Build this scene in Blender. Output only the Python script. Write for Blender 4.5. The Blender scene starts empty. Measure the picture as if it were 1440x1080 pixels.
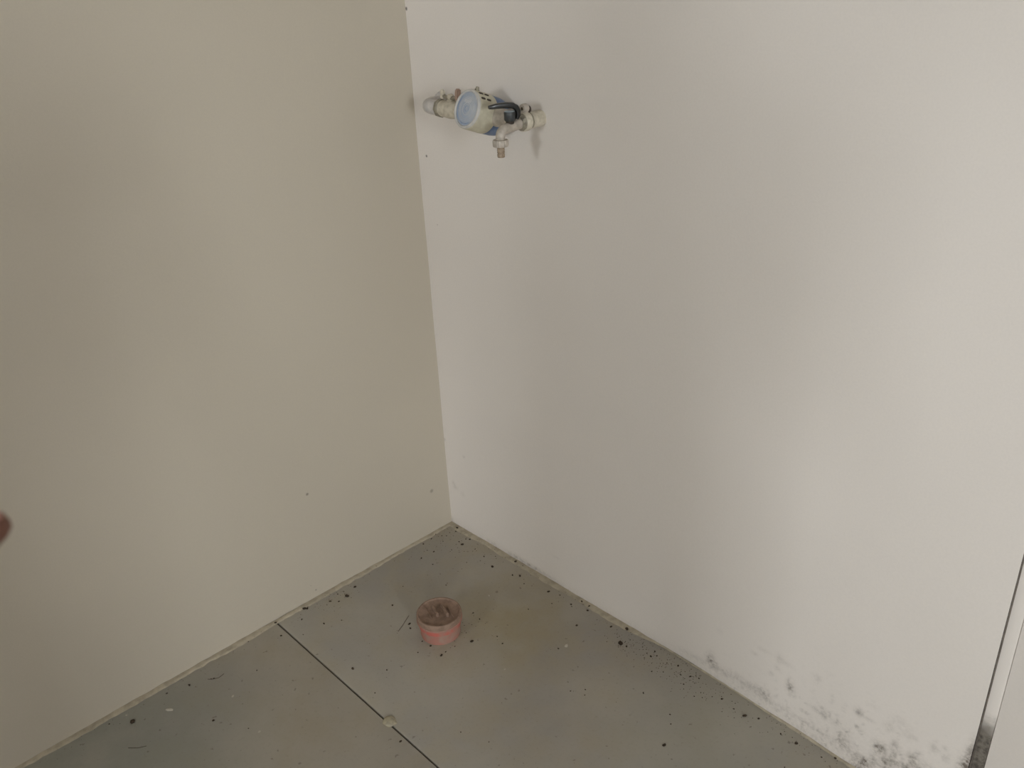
import bpy, bmesh, math, random
from mathutils import Vector, Matrix, noise

# ------------------------------------------------------------------ camera
YAW, PITCH, ROLL = 0.8245, 0.4564, -0.0496
CAM = Vector((1.7199, -1.3229, 1.5))
FPX = 1250.0
scene = bpy.context.scene
col = scene.collection
fwd = Vector((-math.sin(YAW) * math.cos(PITCH), math.cos(YAW) * math.cos(PITCH), -math.sin(PITCH)))
rgt0 = Vector((math.cos(YAW), math.sin(YAW), 0))
up0 = rgt0.cross(fwd)
rgt = rgt0 * math.cos(ROLL) + up0 * math.sin(ROLL)
up = -rgt0 * math.sin(ROLL) + up0 * math.cos(ROLL)
cd = bpy.data.cameras.new('camera')
cam = bpy.data.objects.new('camera', cd)
col.objects.link(cam)
cam.matrix_world = Matrix(((rgt.x, up.x, -fwd.x, CAM.x), (rgt.y, up.y, -fwd.y, CAM.y),
                           (rgt.z, up.z, -fwd.z, CAM.z), (0, 0, 0, 1)))
cd.sensor_fit = 'HORIZONTAL'
cd.sensor_width = 36.0
cd.lens = 36.0 * FPX / 1440.0
cd.clip_start = 0.01
cd.dof.use_dof = True
cd.dof.focus_distance = 1.95
cd.dof.aperture_fstop = 12.0
scene.camera = cam

# ------------------------------------------------------------------ daylight
w = bpy.data.worlds.new('overcast_sky')
scene.world = w
w.use_nodes = True
bg = w.node_tree.nodes['Background']
bg.inputs[0].default_value = (0.93, 0.97, 1.0, 1)
bg.inputs[1].default_value = 12.0
scene.view_settings.view_transform = 'Standard'
scene.view_settings.look = 'None'
scene.view_settings.gamma = 1.0
scene.view_settings.use_curve_mapping = False
scene.view_settings.exposure = 1.65

# room: corner at the origin, walls at x=0 and y=0, room is x>0, y<0
ROOM_X, ROOM_Y, ROOM_Z = 5.4, -4.4, 2.75
REAR_OPEN = [(0.8, 1.3, 1.6, 2.2), (4.2, 5.0, 1.0, 2.5)]      # windows in the rear wall: x0, x1, z0, z1
SIDE_OPEN = [(-2.6, -1.9, 1.1, 2.3)]                          # window in the side wall: y0, y1, z0, z1

# the windows only pass the daylight of the sky (portals guide the sampling)
for rear, lst in ((True, REAR_OPEN), (False, SIDE_OPEN)):
    for (a0, a1, z0, z1) in lst:
        pl = bpy.data.lights.new('window_portal', 'AREA')
        pl.shape = 'RECTANGLE'
        pl.size, pl.size_y = a1 - a0, z1 - z0
        pl.cycles.is_portal = True
        po = bpy.data.objects.new('window_portal', pl)
        col.objects.link(po)
        if rear:
            po.location = ((a0 + a1) / 2, ROOM_Y, (z0 + z1) / 2)
            po.rotation_euler = (math.radians(90), 0, 0)                       # faces +Y
        else:
            po.location = (ROOM_X, (a0 + a1) / 2, (z0 + z1) / 2)
            po.rotation_euler = (math.radians(90), 0, math.radians(90))        # faces -X

# ------------------------------------------------------------------ helpers
random.seed(7)


def obj(name, verts, faces, mat, parent=None, smooth=35, mats=None):
    me = bpy.data.meshes.new(name)
    me.from_pydata([tuple(v) for v in verts], [], faces)
    me.update()
    bm = bmesh.new()
    bm.from_mesh(me)
    bmesh.ops.recalc_face_normals(bm, faces=bm.faces)
    bm.to_mesh(me)
    bm.free()
    if smooth:
        me.shade_smooth()
        me.set_sharp_from_angle(angle=math.radians(smooth))
    o = bpy.data.objects.new(name, me)
    col.objects.link(o)
    if mat:
        me.materials.append(mat)
    if parent:
        o.parent = parent
    return o


def from_bm(name, bm, mat, parent=None, smooth=35):
    bmesh.ops.recalc_face_normals(bm, faces=bm.faces)
    me = bpy.data.meshes.new(name)
    bm.to_mesh(me)
    bm.free()
    if smooth:
        me.shade_smooth()
        me.set_sharp_from_angle(angle=math.radians(smooth))
    o = bpy.data.objects.new(name, me)
    col.objects.link(o)
    if mat:
        me.materials.append(mat)
    if parent:
        o.parent = parent
    return o


def tag(o, label, cat, group=None):
    o['label'] = label
    o['category'] = cat
    if group:
        o['group'] = group
    return o


def thing(name, label, cat, loc=(0, 0, 0), rz=0.0, group=None):
    e = bpy.data.objects.new(name, None)
    col.objects.link(e)
    e.location = loc
    e.rotation_euler = (0, 0, rz)
    e.empty_display_size = 0.05
    return tag(e, label, cat, group)


def struct(o, label=None):
    o['kind'] = 'structure'
    if label:
        o['label'] = label
    return o


def frame(d):
    d = Vector(d).normalized()
    a = Vector((0, 0, 1)) if abs(d.z) < 0.9 else Vector((1, 0, 0))
    u = a.cross(d).normalized()
    return u, d.cross(u), d


def lathe_g(p0, d, prof, n=32):
    """profile of (t along the axis, radius) turned round the axis from p0 along d"""
    u, v, d = frame(d)
    p0 = Vector(p0)
    V, F = [], []
    for t, r in prof:
        for k in range(n):
            a = 2 * math.pi * k / n
            V.append(p0 + d * t + (u * math.cos(a) + v * math.sin(a)) * r)
    m = len(prof)
    for i in range(m - 1):
        for k in range(n):
            F.append((i * n + k, i * n + (k + 1) % n, (i + 1) * n + (k + 1) % n, (i + 1) * n + k))
    F.append(tuple(range(n)))
    F.append(tuple((m - 1) * n + k for k in range(n)))
    return V, F


def lathe(name, p0, d, prof, mat, parent=None, n=32, smooth=35, ring=False):
    """ring=True closes the profile on itself (an open ring) instead of capping the ends"""
    V, F = lathe_g(p0, d, prof, n)
    if ring:
        m = len(prof)
        F = F[:-2] + [((m - 1) * n + k, (m - 1) * n + (k + 1) % n, (k + 1) % n, k) for k in range(n)]
    return obj(name, V, F, mat, parent, smooth)


def tube_g(pts, rads, n=16, flat=None):
    """tube along a path with a radius per point; flat=(su,sv) squeezes the section"""
    pts = [Vector(p) for p in pts]
    if not isinstance(rads, (list, tuple)):
        rads = [rads] * len(pts)
    V, F = [], []
    u = None
    for i, p in enumerate(pts):
        d = (pts[min(i + 1, len(pts) - 1)] - pts[max(i - 1, 0)]).normalized()
        if u is None:
            u, v, _ = frame(d)
        else:
            u = (u - d * u.dot(d)).normalized()
            v = d.cross(u)
        for k in range(n):
            a = 2 * math.pi * k / n
            su, sv = flat if flat else (1, 1)
            V.append(p + (u * math.cos(a) * su + v * math.sin(a) * sv) * rads[i])
    m = len(pts)
    for i in range(m - 1):
        for k in range(n):
            F.append((i * n + k, i * n + (k + 1) % n, (i + 1) * n + (k + 1) % n, (i + 1) * n + k))
    F.append(tuple(range(n)))
    F.append(tuple((m - 1) * n + k for k in range(n)))
    return V, F


def tube(name, pts, rads, mat, parent=None, n=16, smooth=40, flat=None):
    V, F = tube_g(pts, rads, n, flat)
    return obj(name, V, F, mat, parent, smooth)


def arc(c, a, b, r, n=8, t0=0.0, t1=math.pi / 2):
    """points c + r*(a cos t + b sin t)"""
    c, a, b = Vector(c), Vector(a), Vector(b)
    return [c + (a * math.cos(t0 + (t1 - t0) * i / n) + b * math.sin(t0 + (t1 - t0) * i / n)) * r for i in range(n + 1)]


def box_g(x0, x1, y0, y1, z0, z1):
    V = [(x, y, z) for x in (x0, x1) for y in (y0, y1) for z in (z0, z1)]
    F = [(0, 1, 3, 2), (4, 6, 7, 5), (0, 4, 5, 1), (2, 3, 7, 6), (0, 2, 6, 4), (1, 5, 7, 3)]
    return V, F


def box(name, x0, x1, y0, y1, z0, z1, mat, parent=None, bevel=0.0, seg=2):
    V, F = box_g(x0, x1, y0, y1, z0, z1)
    bm = bmesh.new()
    vs = [bm.verts.new(v) for v in V]
    for f in F:
        bm.faces.new([vs[i] for i in f])
    if bevel:
        bmesh.ops.bevel(bm, geom=list(bm.edges), offset=bevel, segments=seg, affect='EDGES', profile=0.6)
    return from_bm(name, bm, mat, parent)


def merge(*gs):
    V, F = [], []
    for v, f in gs:
        n = len(V)
        V += list(v)
        F += [tuple(i + n for i in q) for q in f]
    return V, F


# ------------------------------------------------------------------ materials
class NT:
    def __init__(self, name):
        self.m = bpy.data.materials.new(name)
        self.m.use_nodes = True
        self.t = self.m.node_tree
        self.b = self.t.nodes['Principled BSDF']
        self.co = self.t.nodes.new('ShaderNodeTexCoord').outputs['Object']

    def n(self, kind, **kw):
        x = self.t.nodes.new(kind)
        for k, v in kw.items():
            setattr(x, k, v)
        return x

    def link(self, a, b):
        self.t.links.new(a, b)

    def noise(self, scale, detail=4, rough=0.55, dist=0.0, vec=None):
        x = self.n('ShaderNodeTexNoise')
        x.inputs['Scale'].default_value = scale
        x.inputs['Detail'].default_value = detail
        x.inputs['Roughness'].default_value = rough
        x.inputs['Distortion'].default_value = dist
        self.link(vec or self.co, x.inputs['Vector'])
        return x.outputs['Fac']

    def ramp(self, fac, lo, hi, a=0.0, b=1.0):
        x = self.n('ShaderNodeMapRange')
        x.interpolation_type = 'SMOOTHSTEP'
        x.inputs['From Min'].default_value = lo
        x.inputs['From Max'].default_value = hi
        x.inputs['To Min'].default_value = a
        x.inputs['To Max'].default_value = b
        self.link(fac, x.inputs['Value'])
        return x.outputs['Result']

    def math(self, op, a, b=None):
        x = self.n('ShaderNodeMath', operation=op)
        for i, s in enumerate((a, b)):
            if s is None:
                continue
            if isinstance(s, (int, float)):
                x.inputs[i].default_value = s
            else:
                self.link(s, x.inputs[i])
        return x.outputs[0]

    def mix(self, fac, a, b):
        x = self.n('ShaderNodeMix', data_type='RGBA')
        if isinstance(fac, (int, float)):
            x.inputs[0].default_value = fac
        else:
            self.link(fac, x.inputs[0])
        for i, s in ((6, a), (7, b)):
            if isinstance(s, tuple):
                x.inputs[i].default_value = s + (1,)
            else:
                self.link(s, x.inputs[i])
        return x.outputs[2]

    def blob(self, p, r, soft=1.0):
        """1 inside a small irregular spot round p"""
        x = self.n('ShaderNodeVectorMath', operation='DISTANCE')
        self.link(self.co, x.inputs[0])
        x.inputs[1].default_value = p
        return self.ramp(x.outputs['Value'], r * 0.4, r * (1 + soft * 0.4), 1.0, 0.0)

    def bump(self, h, strength, dist=0.002):
        x = self.n('ShaderNodeBump')
        x.inputs['Strength'].default_value = strength
        x.inputs['Distance'].default_value = dist
        self.link(h, x.inputs['Height'])
        self.link(x.outputs[0], self.b.inputs['Normal'])

    def out(self, colr, rough=0.6, spec=0.3, metal=0.0):
        if isinstance(colr, tuple):
            self.b.inputs['Base Color'].default_value = colr + (1,)
        else:
            self.link(colr, self.b.inputs['Base Color'])
        if isinstance(rough, (int, float)):
            self.b.inputs['Roughness'].default_value = rough
        else:
            self.link(rough, self.b.inputs['Roughness'])
        self.b.inputs['Specular IOR Level'].default_value = spec
        self.b.inputs['Metallic'].default_value = metal
        return self.m


def srgb(r, g, b):
    f = lambda c: (c / 255 / 12.92) if c / 255 <= 0.04045 else ((c / 255 + 0.055) / 1.055) ** 2.4
    return (f(r), f(g), f(b))


def wall_mat(name, base, alt, dots=(), stain=True):
    t = NT(name)
    n1 = t.noise(1.7, 3)
    c = t.mix(t.ramp(n1, 0.35, 0.7), base, alt)
    fine = t.noise(260, 2, 0.6)
    c = t.mix(t.ramp(fine, 0.3, 0.75, 0.0, 0.10), c, tuple(v * 0.75 for v in base))
    if stain:
        at = t.n('ShaderNodeAttribute', attribute_name='stain').outputs['Fac']
        br = t.noise(150, 4, 0.65, 0.4)
        k = t.math('MULTIPLY', at, t.ramp(br, 0.28, 0.66, 0.35, 1.25))
        k = t.math('MINIMUM', k, 0.9)
        c = t.mix(k, c, srgb(104, 93, 82))
    for p, r, s in dots:
        c = t.mix(t.math('MULTIPLY', t.blob(p, r), s), c, srgb(80, 74, 66))
    t.bump(t.noise(190, 3, 0.6), 0.12, 0.0015)
    return t.out(c, 0.62, 0.25)


def simple(name, c1, c2, scale=40, rough=0.5, spec=0.35, metal=0.0, bump=0.0, lo=0.35, hi=0.7, detail=4):
    t = NT(name)
    n1 = t.noise(scale, detail, 0.6)
    if bump:
        t.bump(n1, bump, 0.001)
    return t.out(t.mix(t.ramp(n1, lo, hi), c1, c2), rough, spec, metal)


M = {}
CREAM = (0.555, 0.497, 0.405)
M['wall_left'] = wall_mat('cream_wall_paint', CREAM, tuple(v * 0.97 for v in CREAM),
                          [((0, -.439, .310), .004, .6), ((0, -.061, .137), .006, .4), ((0, -.460, .024), .003, .8),
                           ((0, -.472, .045), .0025, .5)], stain=False)
WHITE_P = (0.82, 0.76, 0.70)
M['wall_right'] = wall_mat('white_wall_paint', WHITE_P, tuple(v * 0.97 for v in WHITE_P),
                           [((.031, 0, 1.064), .0032, .8), ((.003, 0, 1.387), .004, .8), ((.05, 0, .9), .002, .3)])
M['plain_wall'] = wall_mat('plain_white_paint', WHITE_P, tuple(v * 0.96 for v in WHITE_P), stain=False)


def conc(r, g, b):
    c = srgb(r, g, b)
    return (c[0] * 1.50, c[1] * 1.47, c[2] * 1.47)


def concrete():
    t = NT('grey_concrete')
    big = t.noise(2.3, 4, 0.6, 0.3)
    mid = t.noise(9, 5, 0.6)
    fin = t.noise(120, 4, 0.7)
    c = t.mix(t.ramp(big, 0.35, 0.68), conc(150, 146, 135), conc(137, 134, 127))
    c = t.mix(t.ramp(mid, 0.38, 0.72, 0.0, 0.6), c, conc(145, 138, 121))
    # the cement itself varies to bluish towards the left wall; olive patch by the drain stub
    def patch(p, r):
        x = t.n('ShaderNodeVectorMath', operation='DISTANCE')
        t.link(t.co, x.inputs[0])
        x.inputs[1].default_value = p
        return t.math('MULTIPLY', t.ramp(x.outputs['Value'], r * 0.2, r, 1, 0), t.ramp(mid, .25, .6, .45, 1))
    c = t.mix(t.math('MULTIPLY', patch((.12, -1.05, 0), .42), .55), c, conc(122, 128, 122))
    c = t.mix(t.math('MULTIPLY', patch((.44, -.19, 0), .22), .6), c, conc(138, 128, 100))
    c = t.mix(t.math('MULTIPLY', patch((1.0, -.15, 0), .3), .4), c, conc(136, 138, 130))
    c = t.mix(t.ramp(fin, 0.5, 0.85, 0.0, 0.30), c, conc(108, 102, 92))
    spk = t.noise(60, 2, 0.5)
    c = t.mix(t.ramp(spk, 0.69, 0.74, 0, .5), c, conc(88, 82, 74))
    t.bump(fin, 0.15, 0.001)
    return t.out(c, t.ramp(mid, .3, .7, .5, .68), 0.35)


M['concrete'] = concrete()


def jamb():
    """white paint on the strip, worn off to dirty bare cement at its foot"""
    t = NT('jamb_paint_worn_at_foot')
    sep = t.n('ShaderNodeSeparateXYZ')
    t.link(t.co, sep.inputs[0])
    n1 = t.noise(55, 4, 0.65)
    h = t.math('ADD', sep.outputs['Z'], t.math('MULTIPLY', n1, .05))
    k = t.ramp(h, .262, .318, 1.0, 0.0)
    cem = t.mix(t.ramp(t.noise(110, 4, .7), .35, .7), srgb(132, 125, 115), srgb(88, 82, 75))
    t.bump(n1, .2, .001)
    return t.out(t.mix(k, WHITE_P, cem), .75, .2)


M['jamb'] = jamb()
M['crack'] = simple('grey_brown_crack', srgb(160, 149, 138), srgb(132, 122, 112), 50, 0.9, 0.1)
M['fibre'] = simple('faint_brown_fibre', srgb(104, 94, 82), srgb(90, 81, 70), 100, 0.9, 0.1)
M['joint'] = simple('dark_joint_filler', srgb(62, 55, 46), srgb(88, 80, 70), 60, 0.9, 0.1)
M['smear'] = simple('beige_plaster_smear', srgb(186, 175, 154), srgb(162, 152, 134), 45, 0.8, 0.15, bump=.3)
M['cement_dirty'] = simple('dirty_bare_cement', srgb(120, 113, 103), srgb(80, 74, 67), 70, 0.9, 0.1, bump=.3)
M['dab'] = simple('dried_plaster', srgb(186, 176, 150), srgb(160, 152, 134), 90, 0.85, 0.15, bump=.4)
M['crumb'] = simple('dark_soil', srgb(58, 49, 41), srgb(82, 71, 60), 300, 0.95, 0.1)
M['flake'] = simple('white_plaster_flake', srgb(205, 200, 188), srgb(182, 176, 160), 200, 0.85, 0.15)
M['painted'] = simple('overpainted_brass', srgb(220, 211, 193), srgb(194, 185, 166), 70, 0.5, 0.35, bump=.15)
M['white_pipe'] = simple('white_painted_pipe', srgb(212, 206, 200), srgb(190, 186, 184), 60, 0.45, 0.4)
M['ring'] = simple('grimy_grey_brass', srgb(158, 151, 134), srgb(126, 119, 106), 90, 0.5, 0.35, metal=.2)
M['nickel'] = simple('dusty_nickel', srgb(198, 188, 176), srgb(172, 162, 149), 80, 0.48, 0.45, metal=.15)
M['brass'] = simple('brown_brass', srgb(176, 157, 134), srgb(132, 114, 95), 160, 0.48, 0.45, metal=.15)
M['red_wing'] = simple('faded_red_wing', srgb(186, 160, 144), srgb(164, 138, 122), 90, 0.6, 0.3)
M['shroud'] = simple('cream_plastic', srgb(206, 200, 178), srgb(190, 182, 160), 50, 0.5, 0.4)
M['rim'] = simple('white_plastic_rim', srgb(208, 204, 198), srgb(190, 188, 184), 50, 0.4, 0.45)
M['dial'] = simple('pale_blue_dial', srgb(170, 180, 196), srgb(192, 195, 198), 22, 0.2, 0.6)
M['dial_mark'] = simple('blue_dial_print', srgb(136, 154, 184), srgb(160, 172, 190), 60, 0.35, 0.4)
M['dial_white'] = simple('white_dial_print', srgb(202, 204, 206), srgb(188, 192, 198), 60, 0.35, 0.4)
M['slot'] = simple('dark_slot', srgb(66, 58, 52), srgb(90, 82, 74), 60, 0.8, 0.2)
M['blue_body'] = simple('blue_enamel', srgb(92, 112, 146), srgb(134, 146, 166), 30, 0.4, 0.5, lo=.45, hi=.8)
M['lever'] = simple('black_plastic_lever', srgb(24, 24, 22), srgb(36, 37, 35), 60, 0.3, 0.5)
M['hub'] = simple('dark_grey_hub', srgb(44, 47, 48), srgb(66, 70, 71), 60, 0.4, 0.5)
M['hub_top'] = simple('hub_top_painted_sheen', srgb(176, 190, 196), srgb(150, 164, 170), 60, 0.3, 0.6)  # pale tone paints the light reflected off the top of the hub


def pvc():
    t = NT('dusty_orange_pvc')
    a = t.noise(28, 5, 0.65, 0.4)
    b = t.noise(120, 3, 0.6)
    c = t.mix(t.ramp(a, 0.42, 0.66), srgb(168, 118, 104), srgb(158, 130, 116))
    c = t.mix(t.ramp(b, 0.5, 0.75, 0, .5), c, srgb(148, 130, 115))
    t.bump(b, 0.2, 0.001)
    return t.out(c, 0.7, 0.25)


M['pvc'] = pvc()
M['pvc_red'] = simple('red_orange_pvc', srgb(188, 104, 92), srgb(164, 126, 112), 22, 0.7, 0.2, lo=.47, hi=.68)
M['pvc_dust'] = simple('dust_covered_pvc', srgb(154, 129, 112), srgb(130, 108, 93), 55, 0.85, 0.15, bump=.25)
M['skin'] = simple('skin', srgb(116, 79, 64), srgb(104, 70, 57), 60, 0.6, 0.35)
M['nail'] = simple('fingernail', srgb(176, 128, 114), srgb(168, 120, 108), 60, 0.3, 0.45)
M['shirt'] = simple('dark_blue_cloth', srgb(62, 66, 78), srgb(50, 54, 66), 300, 0.9, 0.1, bump=.2)
M['trouser'] = simple('grey_cloth', srgb(70, 68, 66), srgb(58, 56, 54), 300, 0.9, 0.1, bump=.2)
M['hair'] = simple('dark_brown_hair', srgb(46, 36, 30), srgb(34, 27, 22), 200, 0.55, 0.35)
M['shoe'] = simple('brown_leather', srgb(80, 62, 48), srgb(64, 50, 40), 90, 0.5, 0.4)
M['phone'] = simple('black_glass', srgb(22, 22, 24), srgb(30, 30, 32), 30, 0.15, 0.6)
M['bare'] = simple('bare_grey_render', srgb(150, 146, 138), srgb(136, 132, 124), 3, 0.9, 0.1)
M['ground'] = simple('outdoor_paving', srgb(150, 148, 140), srgb(132, 130, 122), 3, 0.9, 0.1)

# ------------------------------------------------------------------ stains (dirt on the paint, metres on the wall: x, z, half-widths in mm, strength)
STAIN = [(1.09,0.102,6,8,0.9), (1.084,0.119,2.5,8,0.35), (1.091,0.082,4,3,0.3), (1.236,0.142,5.5,6,0.85), (1.169,0.084,5,6,0.7),
(1.154,0.085,8,4,0.45), (1.162,0.099,4,3,0.5), (1.187,0.08,4,3,0.5), (1.197,0.088,3,7,0.4), (1.237,0.104,4,3,0.35), (0.895,0.048,7,14,0.45),
(0.907,0.034,10,8,0.35), (0.934,0.034,14,7,0.4), (0.963,0.046,14,6,0.25), (0.997,0.038,20,8,0.42), (1.034,0.039,10,10,0.42), (1.025,0.05,14,5,0.35),
(1.056,0.03,16,6,0.25), (1.059,0.161,5,8,0.3), (1.074,0.158,9,4,0.2), (1.056,0.133,4,4,0.3), (1.044,0.109,4,4,0.28), (1.001,0.136,6,3,0.22),
(1.023,0.159,12,3,0.18), (1.143,0.163,6,8,0.22), (1.13,0.034,10,3,0.4), (1.091,0.034,20,5,0.2), (1.175,0.034,22,6,0.25), (1.216,0.056,9,16,0.38),
(1.214,0.041,9,6,0.4), (1.258,0.031,8,5,0.55), (1.279,0.048,6,8,0.55), (1.284,0.088,8,8,0.5), (1.247,0.031,16,8,0.3), (1.257,0.009,10,5,0.4),
(1.257,0.137,8,3,0.3), (0.83,0.023,16,6,0.2), (0.867,0.027,14,6,0.25), (0.913,0.142,4,5,0.15), (1.258,0.173,5,3,0.25), (1.14,0.012,24,5,0.2),
(1.237,0.104,3,3,0.4), (1.289,0.086,7,6,0.75), (1.311,0.112,5,7,0.55), (1.313,0.09,5,10,0.6), (1.305,0.066,8,8,0.8), (1.347,0.105,7,8,0.85),
(1.326,0.07,8,6,0.6), (1.338,0.076,7,4,0.8), (1.356,0.089,8,6,0.75), (1.378,0.156,5,7,0.45), (1.401,0.148,4,6,0.4), (1.335,0.151,8,5,0.25),
(1.304,0.043,10,6,0.7), (1.314,0.167,14,10,0.18), (1.282,0.072,6,5,0.5), (1.256,0.026,12,10,0.3), (1.25,0.002,12,5,0.7), (1.27,0.025,10,8,0.35),
(1.296,0.145,8,8,0.25), (1.396,0.169,3,4,0.3), (1.436,0.162,6,22,0.9), (1.437,0.188,4,25,0.7), (1.435,0.149,9,14,0.8), (1.372,0.107,8,6,0.3),
(0.303,0.010,36,5,0.4), (0.338,0.009,25,4,0.4), (0.263,0.008,18,5,0.35), (0.418,0.087,10,2,0.15), (0.396,0.01,18,3,0.25), (0.894,0.046,9,10,0.4),
(0.177,0.008,14,5,0.3), (0.08,0.253,2.5,2.5,0.5), (0.002,0.278,3,3,0.6), (0.026,0.142,4,7,0.3), (0.036,0.133,5,4,0.25), (0.063,0.123,5,5,0.15),
(0.004,0.006,5,7,0.5), (-0.085,0.066,4,5,0.0)]


def lerp_tab(tab, x):
    for (x0, y0), (x1, y1) in zip(tab, tab[1:]):
        if x <= x1:
            f = max(0.0, (x - x0) / (x1 - x0))
            f = f * f * (3 - 2 * f)
            return y0 + (y1 - y0) * f
    return tab[-1][1]


BASE = [(0, 0), (.2, .002), (.46, .0046), (.76, .007), (.9, .0053), (1.08, .0004), (1.245, -.0065), (1.5, -.0085)]
WALL_END = 1.4386


def base_y(x):
    return lerp_tab(BASE, x)


def wall_right():
    xs = [WALL_END * i / 340 for i in range(341)]
    zs = [0.0042 * i for i in range(77)]
    z = zs[-1]
    while z < ROOM_Z - 0.001:
        z = min(ROOM_Z, z + 0.07)
        zs.append(z)
    V, A = [], []
    for zz in zs:
        for x in xs:
            y = base_y(x) * math.exp(-zz / 0.3)
            y += 0.0012 * noise.noise(Vector((x * 5, zz * 5, 1.3)))
            z2 = zz
            if zz == 0.0:                       # the plaster stops short of the slab here and leaves a dark gap
                g = min(max((x - .745) / .03, 0), max((.93 - x) / .05, 0), 1)
                z2 = 0.0045 * g + 0.001 * (1 + noise.noise(Vector((x * 40, 3, 0))))
            V.append((x, y, z2))
            s = 0.0
            if zz < 0.34:
                for (sx, sz, wx, wz, k) in STAIN:
                    dx = (x - sx) / (wx * .00125)
                    dz = (zz - sz) / (wz * .00125)
                    if abs(dx) < 3 and abs(dz) < 3:
                        s += .72 * k * math.exp(-(dx * dx + dz * dz) * 0.7) * (0.75 + 0.6 * noise.noise(Vector((x * 120, zz * 120, 5))))
                # fine mould speckle over the damp area at the foot of the wall
                damp = math.exp(-((x - 1.3) / .2) ** 2) * math.exp(-(zz / .13) ** 2) + .45 * math.exp(-((x - 1.02) / .17) ** 2) * math.exp(-(zz / .055) ** 2)
                f = noise.noise(Vector((x * 75, zz * 75, 9.1))) + .5 * noise.noise(Vector((x * 170, zz * 170, 4.1)))
                s += damp * max(0, f - .25) * 0.95 + damp * 0.08
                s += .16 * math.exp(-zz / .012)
            A.append(max(0, min(s, 1.0)))
    n = len(xs)
    F = [(j * n + i, j * n + i + 1, (j + 1) * n + i + 1, (j + 1) * n + i) for j in range(len(zs) - 1) for i in range(n - 1)]
    # return of the plaster into the joint at the end of the wall, and a body behind
    o = obj('wall_right', V, F, M['wall_right'], None, 60)
    at = o.data.attributes.new('stain', 'FLOAT', 'POINT')
    at.data.foreach_set('value', A)
    struct(o, 'white painted wall carrying the water meter, mouldy at its right foot')
    core = box('masonry', -0.2, WALL_END - .001, 0.016, 0.2, -0.05, ROOM_Z, M['joint'], o)
    return o


wall_right()

# left wall: slightly uneven plaster
V, F = [], []
ys = [0.03 - 0.03 * i for i in range(int(4.5 / .03))]
zs = [0.05 * i for i in range(56)]
for zz in zs:
    for y in ys:
        V.append((0.0015 * noise.noise(Vector((y * 3, zz * 3, 7.7))) + .0025 * math.sin((y + .2) * 3.1) * math.exp(-zz / .3), y, zz))
n = len(ys)
F = [(j * n + i, j * n + i + 1, (j + 1) * n + i + 1, (j + 1) * n + i) for j in range(len(zs) - 1) for i in range(n - 1)]
wl = struct(obj('wall_left', V, F, M['wall_left'], None, 60), 'plain cream painted wall on the left')
box('masonry', -0.2, -0.012, -4.6, 0.016, -0.05, ROOM_Z, M['joint'], wl)

# floor: two concrete slabs with a sawn joint between them
JY, JW = -0.585, 0.0042
fl = bpy.data.objects.new('floor', None)
col.objects.link(fl)
struct(fl, 'grey dusty concrete floor with a straight sawn joint')
for (a, b) in ((JY + JW / 2, 0.015), (ROOM_Y - .1, JY - JW / 2)):
    box('slab', -0.011, ROOM_X + .1, a, b, -0.06, 0.0, M['concrete'], fl, bevel=0.0012, seg=2)
box('joint_bed', -0.011, ROOM_X + .1, JY - .02, JY + .02, -0.09, -0.007, M['joint'], fl)

# jamb strip and the panel after it, right of the open joint at the end of the wall
jx0 = WALL_END + 0.0022
jx1 = 1.4608
struct(box('trim_1', jx0, jx1, 0.002, 0.03, 0.0, ROOM_Z, M['jamb'], None, bevel=.0008), 'narrow white jamb strip beside the open joint')
struct(box('wall_far', jx1 + .0004, ROOM_X + .1, 0.0012, 0.2, 0.0, ROOM_Z, M['plain_wall'], None, bevel=.0012), 'white panel beyond the jamb strip')
struct(box('trim_4', WALL_END - .0005, jx0 + .001, 0.0036, 0.03, 0.0, ROOM_Z, M['crack']), 'dark filler deep in the open wall joint')

# rest of the room, behind the photographer
struct(box('ceiling', -.2, ROOM_X + .2, ROOM_Y - .2, .2, ROOM_Z, ROOM_Z + .15, M['bare']))


def pierced(lo, hi, opens, mk):
    """boxes of a wall from lo to hi round its window openings"""
    gs, a = [], lo
    for (o0, o1, z0, z1) in sorted(opens):
        gs += [mk(a, o0, -.05, ROOM_Z), mk(o0, o1, -.05, z0), mk(o0, o1, z1, ROOM_Z)]
        a = o1
    return merge(*(gs + [mk(a, hi, -.05, ROOM_Z)]))


Y0 = ROOM_Y - .2
V, F = pierced(Y0, 0.0, SIDE_OPEN, lambda a, b, z0, z1: box_g(ROOM_X, ROOM_X + .2, a, b, z0, z1))
struct(obj('wall_side', V, F, M['bare'], None, 0))
V, F = pierced(-.2, ROOM_X, REAR_OPEN, lambda a, b, z0, z1: box_g(a, b, Y0, ROOM_Y, z0, z1))
struct(obj('wall_rear', V, F, M['bare'], None, 0))
V, F = merge(box_g(-15, 30, -40, ROOM_Y - .1, -.3, -.06), box_g(ROOM_X + .1, 30, ROOM_Y - .1, 20, -.3, -.06))
struct(obj('ground_outside', V, F, M['ground'], None, 0))


# ragged plaster smears where walls meet the slab
def smear(name, n, L, along_right, wfun, label):
    V, F = [], []
    for i in range(n + 1):
        t = L * i / n
        wdt = wfun(t, i)
        for j, (f, h) in enumerate(((-.35, .0045), (.35, .0042), (.75, .003), (1.0, .0002))):
            off = wdt * f
            hh = h * (.75 + .5 * noise.noise(Vector((t * 30, j, 2))))
            if along_right:
                V.append((t, base_y(t) - off, max(hh, .0002)))
            else:
                V.append((.002 + off, -t, max(hh, .0002)))
    for i in range(n):
        for j in range(3):
            a = i * 4 + j
            F.append((a, a + 1, a + 5, a + 4))
    return struct(obj(name, V, F, M['smear'], None, 60), label)


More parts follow.
